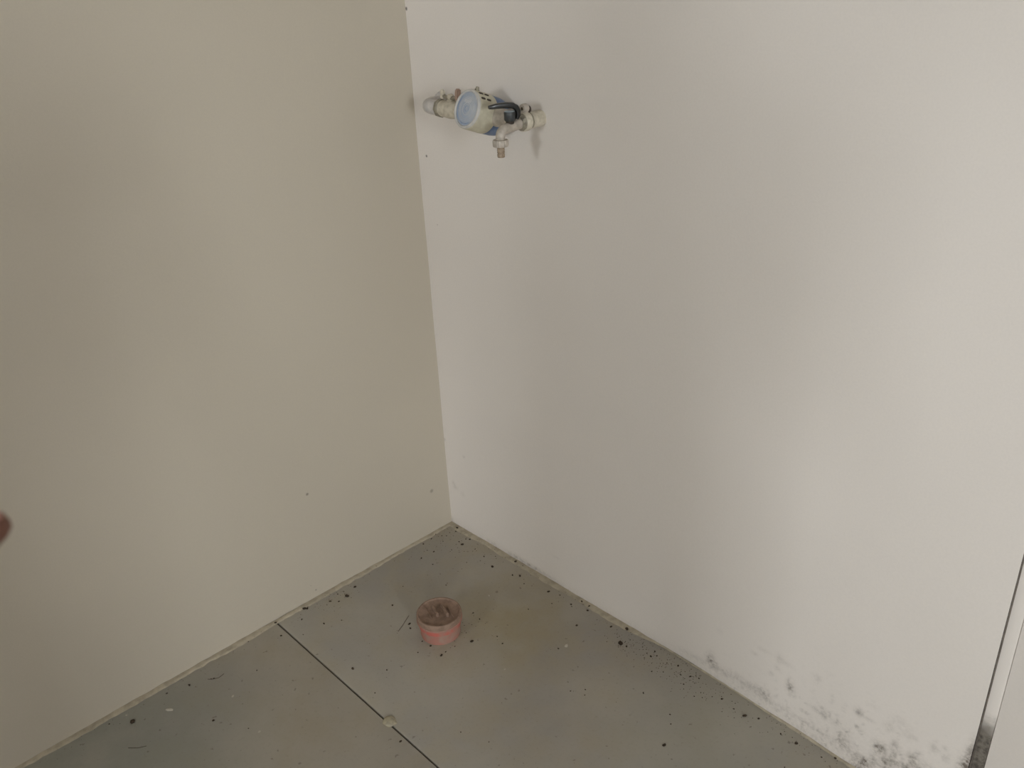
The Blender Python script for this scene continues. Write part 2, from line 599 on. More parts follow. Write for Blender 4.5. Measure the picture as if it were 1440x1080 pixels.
smear('trim_2', 260, 1.43, True,
      lambda t, i: max(.0015, (.0165 + .006 * noise.noise(Vector((t * 9, 0, 0))) + .004 * noise.noise(Vector((t * 60, 1, 0)))) *
                       (1 if t < .66 else max(.12, 1 - (t - .66) / .12) if t < 1.0 else .12 + .22 * min(1, (t - 1.0) / .1))),
      'ragged beige plaster smear along the foot of the right wall')
smear('trim_3', 260, 1.6, False,
      lambda t, i: max(.002, .011 + .006 * noise.noise(Vector((t * 8, 4, 0))) + .004 * noise.noise(Vector((t * 50, 5, 0)))),
      'ragged beige plaster smear along the foot of the left wall')

# ------------------------------------------------------------------ drain stub
def drain():
    e = thing('drain_pipe', 'short dusty orange plastic drain pipe stub rising from the concrete floor', 'drain', (.335, -.321, 0), YAW)
    # pipe with a socket bead, red band, and the plug with its overhanging rim and recessed disc
    lathe('pipe', (0, 0, 0), (0, 0, 1), [(-.001, .0480), (.006, .0492), (.010, .0486), (.024, .0496), (.028, .0500)], M['pvc'], e, 48)
    lathe('socket', (0, 0, 0), (0, 0, 1), [(.0275, .0495), (.029, .0512), (.033, .0518), (.041, .0520), (.0425, .0505)], M['pvc_red'], e, 48)
    p = lathe('plug', (0, 0, 0), (0, 0, 1), [(.042, .047), (.0425, .0535), (.0445, .0545), (.056, .0552), (.0605, .0548), (.0622, .0535), (.0622, .0505),
                                             (.0590, .0490), (.0575, .0440), (.0575, .002)], M['pvc_dust'], e, 48)
    lathe('rim', (0, 0, 0), (0, 0, 1), [(.0425, .0540), (.0432, .0556), (.0465, .0558), (.0478, .0544), (.045, .053)], M['pvc'], p, 48, ring=True)
    # two grip bars with a deep slot between
    for s, L in ((-1, .026), (1, .029)):
        bm = bmesh.new()
        bmesh.ops.create_cube(bm, size=1)
        bmesh.ops.scale(bm, verts=bm.verts, vec=(.0065, L * 1.5, .016))
        bmesh.ops.bevel(bm, geom=list(bm.edges), offset=.0022, segments=2, affect='EDGES')
        bmesh.ops.rotate(bm, verts=bm.verts, cent=(0, 0, 0), matrix=Matrix.Rotation(math.radians(24), 3, 'Z'))
        bmesh.ops.translate(bm, verts=bm.verts, vec=(s * .0115 + .002, .003, .0615))
        from_bm('grip_bar', bm, M['pvc_dust'], p, 45)
    for s in (-1, 1):
        bm = bmesh.new()
        bmesh.ops.create_cube(bm, size=1)
        bmesh.ops.scale(bm, verts=bm.verts, vec=(.004, .05 if s < 0 else .042, .004))
        bmesh.ops.bevel(bm, geom=list(bm.edges), offset=.0015, segments=2, affect='EDGES')
        bmesh.ops.rotate(bm, verts=bm.verts, cent=(0, 0, 0), matrix=Matrix.Rotation(math.radians(24), 3, 'Z'))
        bmesh.ops.translate(bm, verts=bm.verts, vec=(s * .027 + .001, 0, .0590))
        from_bm('rib', bm, M['pvc_dust'], p, 45)
    return e


drain()

# ------------------------------------------------------------------ water meter line on the right wall
AY, AZ = -0.055, 1.193          # axis of the pipe run: distance from wall, height


def isolation_valve():
    e = thing('stop_valve', 'cream painted stop valve with butterfly handle and white elbow, left of the meter', 'valve', (.120, 0, AZ))
    R_ = .0155
    ex = -.016
    path = [(ex, .004, 0), (ex, -.02, 0)] + [tuple(p) for p in arc((ex + .035, AY + .035, 0), (-1, 0, 0), (0, -1, 0), .035, 8)] + [(.045, AY, 0)]
    tube('elbow_pipe', path, [R_, R_, R_ * 1.0] + [R_ * 1.03] * 8 + [R_ * 1.05], M['white_pipe'], e, 24)
    lathe('wall_rosette', (ex, -.001, 0), (0, 1, 0), [(-.007, .018), (-.006, .0215), (-.001, .0235), (.004, .0235)], M['white_pipe'], e, 28)
    nut = lathe('nut', (.040, AY, 0), (1, 0, 0), [(0, .0175), (.0015, .0200), (.009, .0200), (.011, .0178)], M['ring'], e, 8, 20)
    lathe('valve_body', (.050, AY, 0), (1, 0, 0), [(0, .0165), (.004, .0178), (.012, .0172), (.020, .0190), (.030, .0198), (.040, .0190), (.048, .0165), (.058, .0160)],
          M['painted'], e, 28)
    lathe('union_nut', (.106, AY, 0), (1, 0, 0), [(0, .0165), (.0015, .0195), (.014, .0195), (.016, .0175)], M['painted'], e, 8, 20)
    lathe('stem', (.080, AY, .012), (0, 0, 1), [(0, .0085), (.008, .0085), (.009, .0062), (.012, .0062), (.013, .0075), (.018, .0070), (.020, .004)], M['painted'], e, 20)
    # butterfly handle: bar and two upturned wings
    tube('handle_bar', [(.056, AY, .027), (.068, AY, .024), (.080, AY, .023), (.092, AY, .024), (.104, AY, .027)], [.004, .0045, .005, .0045, .004], M['ring'], e, 12)
    for s, m in ((-1, 'painted'), (1, 'red_wing')):
        x = .080 + s * .024
        bm = bmesh.new()
        bmesh.ops.create_cube(bm, size=1)
        bmesh.ops.scale(bm, verts=bm.verts, vec=(.011 if s < 0 else .013, .012, .019 if s < 0 else .024))
        for v in bm.verts:
            if v.co.z > 0:
                v.co.y *= .7
                v.co.x += s * .002
        bmesh.ops.bevel(bm, geom=list(bm.edges), offset=.0025, segments=3, affect='EDGES')
        bmesh.ops.translate(bm, verts=bm.verts, vec=(x, AY, .030 if s < 0 else .0325))
        wgo = from_bm('handle_wing', bm, M[m], e)
        if s > 0:
            wgo['label'] = 'faded reddish wing of the valve handle'
    return e


isolation_valve()


def water_meter():
    B = Vector((.312, AY, AZ - .001))
    e = thing('water_meter', 'round water meter with pale blue dial in cream housing on the right wall', 'water meter', B)
    d = Vector((-.05, -.92, .34)).normalized()
    u, v, _ = frame(d)
    # brass/blue lower body on the pipe axis
    lathe('meter_body', -d * .022, d, [(-.012, .020), (-.012, .032), (-.006, .0375), (.004, .0392), (.022, .0394), (.026, .0385)], M['blue_body'], e, 40)
    lathe('inlet_port', (-.058, 0, 0), (1, 0, 0), [(0, .0155), (.012, .0155), (.022, .018), (.05, .020)], M['painted'], e, 24)
    lathe('outlet_port', (.022, 0, -.002), (1, 0, 0), [(0, .020), (.016, .0195), (.030, .018), (.050, .0165)], M['nickel'], e, 28)
    lathe('union_nut', (.070, 0, -.002), (1, 0, 0), [(0, .0150), (.0015, .0180), (.011, .0180), (.0125, .016)], M['painted'], e, 8, 20)
    sh = lathe('housing', d * .004, d, [(0, .0385), (.001, .0398), (.006, .0402), (.040, .0400), (.0455, .0396), (.0480, .0380), (.0485, .036)], M['shroud'], e, 56)
    lathe('rim', d * .0505, d, [(-.004, .0392), (.003, .0390), (.0050, .0378), (.0055, .0355), (.0042, .0340), (.0015, .0336), (-.004, .0345)], M['rim'], sh, 56, ring=True)
    dl = lathe('dial', d * .0524, d, [(-.002, .0338), (.0005, .0336), (.0012, .0315), (.0016, .002)], M['dial'], e, 56)

    def ring(r0, r1, z, m, a0=0.0, a1=2 * math.pi, n=48):
        V, F = [], []
        for i in range(n + 1):
            a = a0 + (a1 - a0) * i / n
            q = u * math.cos(a) + v * math.sin(a)
            V += [q * r0 + d * z, q * r1 + d * z, q * r1 + d * (z + .0004), q * r0 + d * (z + .0004)]
        for i in range(n):
            b = i * 4
            for j in range(4):
                F.append((b + j, b + (j + 1) % 4, b + 4 + (j + 1) % 4, b + 4 + j))
        return obj('dial_ring', V, F, M[m], dl, 40)

    ring(.0285, .0312, .0537, 'dial_mark', 2.2, 5.2)
    ring(.0198, .0206, .0538, 'dial_white')
    ring(.0118, .0132, .0539, 'dial_white')
    ring(.0050, .0062, .0540, 'dial_mark')
    ring(.0228, .0234, .0537, 'dial_white')
    # counter window with wheels (too small to read)
    for k in range(5):
        c0 = d * .0540 + u * (-.009 + .0045 * k) + v * .0155
        V = [c0 + u * a * .0018 + v * b * .003 + d * z for z in (0, .0006) for a, b in ((-1, -1), (1, -1), (1, 1), (-1, 1))]
        F = [(0, 1, 2, 3), (4, 5, 6, 7), (0, 1, 5, 4), (1, 2, 6, 5), (2, 3, 7, 6), (3, 0, 4, 7)]
        obj('counter_wheel', V, F, M['dial_white'], dl, 0)
    # dark vent slots on the upper right of the housing, in two rows
    upv = (Vector((0, 0, 1)) - d * d.z).normalized()
    side = Vector((1, 0, 0)) - d * d.x - upv * upv.x
    side.normalize()
    for t0, angs in ((.036, (8, 30, 50)), (.021, (30, 50))):
        for a in angs:
            a = math.radians(a)
            q = upv * math.cos(a) + side * math.sin(a)
            tq = side * math.cos(a) - upv * math.sin(a)
            c0 = q * .0399 + d * (t0 + .006)
            L_, W_, H_ = .0052, .0022, .0012
            V = [c0 + d * sx * L_ + tq * sy * W_ + q * sz * H_ for sz in (-1, 1) for sx, sy in ((-1, -.6), (-.6, -1), (.6, -1), (1, -.6), (1, .6), (.6, 1), (-.6, 1), (-1, .6))]
            F = [tuple(range(8)), tuple(range(8, 16))] + [(i, (i + 1) % 8, 8 + (i + 1) % 8, 8 + i) for i in range(8)]
            obj('vent_slot', V, F, M['slot'], sh, 0)
    # lid hinge lug on top of the rim
    q = upv * math.cos(.12) + side * math.sin(.12)
    lathe('hinge_lug', q * .036 + d * .042, q, [(0, .0045), (.006, .0045), (.008, .0036), (.0105, .0036), (.0115, .002)], M['ring'], sh, 16)
    return e


water_meter()


def tee_and_tap():
    TX, TZ = .414, 1.186
    te = thing('pipe_tee', 'cream painted pipe tee coming out of the wall right of the meter', 'pipe fitting', (TX, 0, TZ))
    lathe('pipe', (0, .006, 0), (0, -1, 0), [(0, .0165), (.006, .0165), (.038, .0160), (.0385, .0150), (.040, .0150)], M['painted'], te, 28)
    lathe('branch', (-.030, AY + .010, .004), (1, 0, 0), [(0, .0160), (.010, .0160), (.012, .0148), (.028, .0148)], M['painted'], te, 24)
    # drain cock: short riser with a domed cap and a hole facing outwards
    lathe('riser', (.002, -.046, .010), (0, 0, 1), [(0, .0070), (.008, .0065), (.011, .0060)], M['painted'], te, 16)
    k = lathe('drain_cock', (.002, -.039, .026), (0, -1, 0), [(0, .004), (.001, .0075), (.004, .0092), (.013, .0092), (.015, .0080), (.0152, .0040), (.013, .0034)], M['nickel'], te, 24)
    lathe('bore', (.002, -.0532, .026), (0, -1, 0), [(0, .0032), (.0006, .0032)], M['slot'], k, 14)
    lathe('cock_shadow', (.002, -.036, .023), (0, 1, 0), [(-.002, .0065), (.0, .0075), (.002, .0065)], M['slot'], te, 20)  # dark ring painted in for the shadow behind the drain cock

    e = thing('water_tap', 'wall tap with black lever and hose connector beside the water meter', 'tap', (TX, 0, TZ))
    lathe('collar', (0, -.034, 0), (0, -1, 0), [(0, .0165), (.001, .0178), (.014, .0182), (.020, .0178), (.024, .0155), (.027, .0125)], M['ring'], e, 10, 25)
    lathe('collar_band', (0, -.039, 0), (0, -1, 0), [(0, .0182), (.0008, .0190), (.014, .0190), (.0155, .0180)], M['painted'], e, 28)
    # spout: straight, then curved down
    sp = [(0, -.052, -.001), (0, -.072, -.003), (0, -.090, -.005)] + [tuple(p) for p in arc((0, -.099, -.020), (0, 0, 1), (0, -1, 0), .0145, 7)] + [(0, -.1138, -.028)]
    tube('spout', sp, [.0112, .0106, .0100] + [.0096] * 7 + [.0092, .0086], M['nickel'], e, 24)
    lathe('bonnet', (0, -.086, .002), (0, 0, 1), [(0, .0085), (.005, .0080), (.006, .0070), (.009, .0065)], M['slot'], e, 20)
    # hub and arched lever
    hb = lathe('lever_hub', (0, -.086, .0075), (0, 0, 1), [(0, .0098), (.002, .0112), (.016, .0116), (.018, .0108)], M['hub'], e, 28)
    lathe('hub_cap', (0, -.086, .0253), (0, 0, 1), [(0, .0106), (.0012, .0100), (.0018, .006)], M['hub_top'], hb, 28)
    # lever rises behind the hub, then reaches out over it
    ld = Vector((-.42, -.90, 0)).normalized()
    back = Vector((0, -.086, 0)) - ld * .0
    P = []
    for s, z in ((.0135, .010), (.0165, .017), (.0165, .026), (.0130, .0325), (.006, .0365), (-.006, .0380), (-.017, .0382), (-.028, .0378), (-.037, .0370), (-.042, .0366)):
        P.append(back - ld * s + Vector((0, 0, z)))
    sd = Vector((0, 0, 1)).cross(ld).normalized()
    V, F = [], []
    hw = [.0070, .0078, .0082, .0085, .0086, .0084, .0080, .0076, .0070, .0054]
    th = [.0034, .0046, .0054, .0058, .0058, .0056, .0054, .0048, .0042, .0032]
    m = len(P)
    for i in range(m):
        t = (P[min(i + 1, m - 1)] - P[max(i - 1, 0)]).normalized()
        nn = t.cross(sd).normalized()
        for k in range(12):
            a = 2 * math.pi * k / 12
            ca, sa = math.cos(a), math.sin(a)
            sq = lambda c: math.copysign(abs(c) ** .6, c)
            V.append(P[i] + sd * sq(ca) * hw[i] + nn * sq(sa) * th[i])
    for i in range(m - 1):
        for k in range(12):
            F.append((i * 12 + k, i * 12 + (k + 1) % 12, (i + 1) * 12 + (k + 1) % 12, (i + 1) * 12 + k))
    F += [tuple(range(12)), tuple((m - 1) * 12 + k for k in range(12))]
    lv = obj('lever', V, F, M['lever'], e, 45)
    lv['label'] = 'black arched lever'
    # hose connector: ribbed nut, barbed tail
    x, y = 0, -.114
    V, F = [], []
    n = 40
    for z, r in ((-.024, .0125), (-.0245, .0150), (-.027, .0160), (-.034, .0160), (-.0375, .0150), (-.038, .0090)):
        for k in range(n):
            a = 2 * math.pi * k / n
            rr = r * (1 - .06 * (k % 2)) if r > .0149 else r
            V.append((x + rr * math.cos(a), y + rr * math.sin(a), z))
    for i in range(5):
        for k in range(n):
            F.append((i * n + k, i * n + (k + 1) % n, (i + 1) * n + (k + 1) % n, (i + 1) * n + k))
    F += [tuple(range(n)), tuple(5 * n + k for k in range(n))]
    obj('connector_nut', V, F, M['nickel'], e, 30)
    lathe('hose_tail', (x, y, -.037), (0, 0, -1), [(0, .0080), (.004, .0079), (.0045, .0070), (.008, .0080), (.0085, .0068), (.012, .0080), (.0125, .0066), (.0165, .0078),
                                                   (.020, .0076), (.0215, .0072), (.0217, .0050), (.019, .0048)], M['brass'], e, 24)
    return e


tee_and_tap()

# ------------------------------------------------------------------ crumbs, flakes, dab, grit on the floor
CRUMBS = [(0.039,-0.012,2), (0.045,-0.023,1), (0.037,-0.039,0), (0.042,-0.055,0), (0.032,-0.064,0), (0.013,-0.071,0), (0.021,-0.094,1),
(0.023,-0.125,1), (0.055,-0.079,0), (0.054,-0.136,0), (0.073,-0.128,1), (0.07,-0.17,1), (0.115,-0.166,0), (0.103,-0.088,0), (0.09,-0.049,1),
(0.106,-0.052,2), (0.095,-0.028,0), (0.104,-0.021,1), (0.149,-0.041,0), (0.192,-0.047,1), (0.199,-0.067,0), (0.177,-0.097,0), (0.215,-0.025,0),
(0.242,-0.062,2), (0.209,-0.198,0), (0.009,-0.278,0), (0.129,-0.279,0), (0.037,-0.368,2), (0.052,-0.404,3), (0.027,-0.416,0), (0.054,-0.431,1),
(0.037,-0.446,2), (0.012,-0.508,3), (0.017,-0.502,2), (0.043,-0.535,1), (0.098,-0.505,1), (0.12,-0.467,0), (0.057,-0.603,1), (0.006,-0.589,2),
(0.094,-0.563,0), (0.169,-0.344,1), (0.257,-0.358,2), (0.271,-0.366,1), (0.349,-0.276,2), (0.365,-0.285,1), (0.343,-0.222,1), (0.372,-0.226,0),
(0.417,-0.292,2), (0.45,-0.238,0), (0.476,-0.247,0), (0.4,-0.374,2), (0.398,-0.359,0), (0.351,-0.406,0), (0.356,-0.371,1), (0.329,-0.375,1),
(0.4,-0.332,0), (0.281,-0.545,2), (0.343,-0.492,0), (0.275,-0.006,2), (0.303,-0.006,0), (0.325,-0.039,2), (0.308,-0.05,1), (0.356,-0.054,0),
(0.425,-0.033,2), (0.456,-0.023,1), (0.463,-0.061,0), (0.501,-0.03,1), (0.508,-0.035,0), (0.516,-0.006,1), (0.541,-0.006,1), (0.435,-0.117,0),
(0.564,-0.078,1), (0.547,-0.019,1), (0.628,-0.024,2), (0.664,-0.007,3), (0.662,-0.006,2), (0.682,-0.053,3), (0.699,-0.051,1), (0.691,-0.028,0),
(0.721,-0.018,0), (0.758,-0.019,1), (0.761,-0.038,1), (0.77,-0.027,0), (0.753,-0.052,0), (0.748,-0.036,0), (0.801,-0.03,0), (0.81,-0.025,0),
(0.825,-0.019,1), (0.792,-0.075,0), (0.812,-0.058,0), (0.847,-0.038,0), (0.865,-0.027,1), (0.883,-0.019,0), (0.868,-0.057,0), (0.586,-0.167,1),
(0.449,-0.239,0), (0.477,-0.246,0), (0.719,-0.22,0), (0.698,-0.246,0), (0.82,-0.14,0), (0.729,-0.233,0), (0.792,-0.074,0), (0.845,-0.038,0),
(0.865,-0.028,0), (0.882,-0.019,0), (0.868,-0.056,0), (0.906,-0.07,0), (0.921,-0.061,0), (0.935,-0.044,0), (0.954,-0.035,1), (0.989,-0.041,0),
(1.016,-0.042,2), (1.042,-0.028,1), (0.899,-0.148,0), (0.916,-0.168,0), (0.94,-0.223,2), (1.097,-0.032,1), (1.133,-0.032,2), (1.187,-0.028,0),
(1.209,-0.014,1), (1.147,-0.101,0), (0.818,-0.138,0), (0.057,-0.978,3), (0.025,-1.017,0), (0.032,-0.887,1), (0.046,-0.839,1), (0.068,-0.789,1),
(0.065,-0.794,0), (0.016,-0.67,0), (0.119,-0.705,0), (0.186,-0.85,1), (0.263,-0.807,0), (0.381,-0.554,0), (0.533,-0.598,1), (0.607,-0.493,0),
(0.67,-0.469,0)]
WHITE = [(0.028, -0.98, 0), (0.084, -0.905, 2), (0.152, -0.785, 1), (0.289, -0.795, 1), (0.593, -0.147, 2), (0.323, -0.149, 0), (0.542, -0.301, 0)]


def rock(name, seed, flat, mat, sub=1):
    bm = bmesh.new()
    bmesh.ops.create_icosphere(bm, subdivisions=sub, radius=1.0)
    for v in bm.verts:
        k = 1 + .38 * noise.noise(v.co * 1.3 + Vector((seed * 3.1, 0, 0)))
        v.co = Vector((v.co.x * k * 1.15, v.co.y * k * .9, max(v.co.z * k * flat, -.35 * flat)))
    zmin = min(v.co.z for v in bm.verts)
    for v in bm.verts:
        v.co.z -= zmin
    me = bpy.data.meshes.new(name)
    bm.to_mesh(me)
    bm.free()
    me.materials.append(mat)
    return me


rocks = [rock('crumb', s, .7, M['crumb']) for s in range(5)]
flakes = [rock('flake', 20 + s, .22, M['flake']) for s in range(3)]
SIZE = ['tiny dark speck', 'small dark crumb', 'dark dirt lump', 'large dark clod']
ORD = ['nearest the', 'second from the', 'third from the', 'fourth from the', 'fifth from the', 'sixth from the', 'seventh from the', 'eighth from the',
       'ninth from the', 'tenth from the', 'eleventh from the', 'twelfth from the']


def zone(x, y):
    if math.hypot(x, y) < .16:
        return 'in the floor corner'
    if math.hypot(x - .335, y + .321) < .13:
        return 'close beside the drain stub'
    if y > -.085:
        return ('at the right wall, behind the drain' if x < .45 else 'at the right wall, left of its grit' if x < .66 else
                'in the grit at the right wall' if x < .95 else 'below the mouldy right wall')
    if x < .085:
        return 'at the left wall, beyond the joint' if y > JY else 'at the left wall, this side of joint'
    if y < JY:
        return 'on the slab this side of joint'
    return 'on floor left of the drain' if x < .3 else 'on open floor right of the drain'


slots = {}
for i, (x, y, s) in enumerate(CRUMBS):
    slots.setdefault((zone(x, y), s), []).append((math.hypot(x, y), i))
rank = {}
for k, v in slots.items():
    for n_, (_, i) in enumerate(sorted(v)):
        rank[i] = (n_, len(v))
for i, (x, y, s) in enumerate(CRUMBS):
    o = bpy.data.objects.new('dirt_crumb', rocks[i % 5])
    col.objects.link(o)
    r = (.0018, .0028, .0040, .0056)[s] * random.uniform(.85, 1.15)
    z = 0.0
    if x < .012 or y > -.016:
        z = .003
    o.location = (max(x, r * 1.1 + .004), min(y, base_y(x) - r * 1.1 - .002), z)
    o.scale = (r, r * random.uniform(.7, 1.0), r * random.uniform(.7, 1.0))
    o.rotation_euler = (0, 0, random.uniform(0, 6.28))
    lab = SIZE[s] + ' ' + zone(x, y)
    if s > 0 and rank[i][1] > 1:
        lab += ', ' + ORD[min(rank[i][0], 11)] + ' room corner'
    tag(o, lab, 'dirt', SIZE[s] + ' ' + zone(x, y))
WL = ['white plaster fleck against the left wall foot, left of the other flecks', 'elongated pale plaster flake lying near the left wall', 'white plaster fleck halfway between left wall and the sawn joint',
      'white round plaster fleck lying nearest the bottom of the picture', 'white square plaster flake on the floor right of the drain stub',
      'small pale plaster fleck just behind and right of the drain stub', 'small pale plaster fleck on bare floor right of the sawn joint']
for i, (x, y, s) in enumerate(WHITE):
    o = bpy.data.objects.new('plaster_flake', flakes[i % 3])
    col.objects.link(o)
    r = (.0025, .0036, .0052)[s]
    o.location = (x, y, 0)
    o.scale = (r * (1.6 if i == 1 else 1), r, r)
    o.rotation_euler = (0, 0, .8 if i == 1 else random.uniform(0, 6.28))
    tag(o, WL[i], 'plaster', 'plaster flakes on the floor')

# dried plaster dab across the joint
bm = bmesh.new()
bmesh.ops.create_icosphere(bm, subdivisions=3, radius=1)
for v in bm.verts:
    k = 1 + .25 * noise.noise(v.co * 1.6 + Vector((9, 0, 0))) + .1 * noise.noise(v.co * 5)
    v.co = Vector((v.co.x * k * .0165, v.co.y * k * .0135, max(v.co.z * .0042 * (1 + .4 * noise.noise(v.co * 3)), -.0006)))
dab = from_bm('plaster_dab', bm, M['dab'])
dab.location = (.4725, -.5815, .0006)
tag(dab, 'flat yellowish dab of dried plaster sitting on the sawn floor joint', 'plaster')


def hair_line(pts, label):
    o = tube('dirt_strand', pts, .00055, M['fibre'], None, 6)
    return tag(o, label, 'dirt')


hair_line([(.232, -.3401, .0006), (.2393, -.3549, .0008), (.2494, -.3739, .0006), (.258, -.3938, .0006)], 'thin dark strand lying on the floor left of the drain stub')
hair_line([(.060, -.800, .0006), (.068, -.793, .0008), (.075, -.780, .0006), (.072, -.765, .0006)], 'thin dark curl of fibre on the floor by the left wall')
hair_line([(.122, -1.015, .0006), (.138, -1.0, .0008), (.146, -.985, .0006)], 'thin dark fibre on the floor at the bottom of the picture')

# fine grit nobody could count
V, F = [], []
random.seed(11)


def grain(x, y, r, z=0.0):
    b = len(V)
    a0 = random.uniform(0, 6.28)
    for k in range(4):
        a = a0 + k * math.pi / 2
        V.append((x + r * math.cos(a) * random.uniform(.6, 1.2), y + r * math.sin(a) * random.uniform(.6, 1.2), z))
    V.append((x, y, z + r * random.uniform(.6, 1.1)))
    F.extend([(b, b + 1, b + 4), (b + 1, b + 2, b + 4), (b + 2, b + 3, b + 4), (b + 3, b, b + 4)])


def cluster(cx, cy, sx, sy, n, r0=.0006, r1=.0015):
    for _ in range(n):
        x, y = random.gauss(cx, sx), random.gauss(cy, sy)
        if x > .006 and y < base_y(x) - .006:
            grain(x, y, random.uniform(r0, r1), .0 if y < -.02 and x > .014 else .0025)


cluster(.08, -.05, .05, .05, 60)
cluster(.78, -.035, .06, .022, 130)
cluster(.92, -.04, .07, .02, 60)
cluster(.68, -.045, .02, .02, 40)
cluster(.36, -.29, .05, .05, 50)
cluster(.03, -.45, .025, .06, 40)
cluster(1.1, -.03, .1, .018, 40)
for _ in range(150):
    t = random.uniform(0, 1.35)
    grain(t, base_y(t) - abs(random.gauss(.012, .02)) - .004, random.uniform(.0005, .0013), .002)
for _ in range(110):
    t = random.uniform(0, 1.3)
    grain(.006 + abs(random.gauss(.01, .02)), -t, random.uniform(.0005, .0012), .002)
for _ in range(160):
    grain(random.uniform(.02, 1.2), -random.uniform(.02, 1.0), random.uniform(.0004, .0010))
g = obj('floor_grit', V, F, M['crumb'], None, 0)
g['kind'] = 'stuff'
tag(g, 'fine dark grit sprinkled over the floor and along the wall feet', 'grit')


# ------------------------------------------------------------------ the photographer: one fingertip shows at the left edge of the picture
def capsule_chain(pts, rads, n=14):
    """closed tapered tube with rounded ends"""
    pts = [Vector(p) for p in pts]
    d0 = (pts[1] - pts[0]).normalized()
    d1 = (pts[-1] - pts[-2]).normalized()
    P, R_ = [], []
    for k in range(3):
        a = math.pi / 2 * (1 - k / 3)
        P.append(pts[0] - d0 * rads[0] * math.sin(a))
        R_.append(max(rads[0] * math.cos(a), .0004))
    P += pts
    R_ += list(rads)
    for k in range(1, 4):
        a = math.pi / 2 * k / 3
        P.append(pts[-1] + d1 * rads[-1] * math.sin(a))
        R_.append(max(rads[-1] * math.cos(a), .0004))
    return tube_g(P, R_, n)


def smooth_path(pts, rads, k=4):
    pts = [Vector(p) for p in pts]
    P, Q = [], []
    m = len(pts)
    for i in range(m - 1):
        p0, p1, p2, p3 = pts[max(i - 1, 0)], pts[i], pts[i + 1], pts[min(i + 2, m - 1)]
        for j in range(k):
            t = j / k
            P.append(.5 * ((2 * p1) + (p2 - p0) * t + (2 * p0 - 5 * p1 + 4 * p2 - p3) * t * t + (3 * p1 - p0 - 3 * p2 + p3) * t ** 3))
            Q.append(rads[i] + (rads[i + 1] - rads[i]) * t)
    P.append(pts[-1])
    Q.append(rads[-1])
    return P, Q


def ellip(c, r, n=20):
    V, F = [], []
    m = 12
    for i in range(m + 1):
        t = math.pi * (.02 + .96 * i / m)
        for k in range(n):
            a = 2 * math.pi * k / n
            V.append(Vector(c) + Vector((r[0] * math.sin(t) * math.cos(a), r[1] * math.sin(t) * math.sin(a), r[2] * math.cos(t))))
    for i in range(m):
        for k in range(n):
            F.append((i * n + k, i * n + (k + 1) % n, (i + 1) * n + (k + 1) % n, (i + 1) * n + k))
    F += [tuple(range(n)), tuple(m * n + k for k in range(n))]
    return V, F


def remesh(o, voxel, it=6, fac=.5):
    r = o.modifiers.new('fuse', 'REMESH')
    r.mode = 'VOXEL'
    r.voxel_size = voxel
    r.use_smooth_shade = True
    if it:
        s = o.modifiers.new('soften', 'SMOOTH')
        s.iterations = it
        s.factor = fac


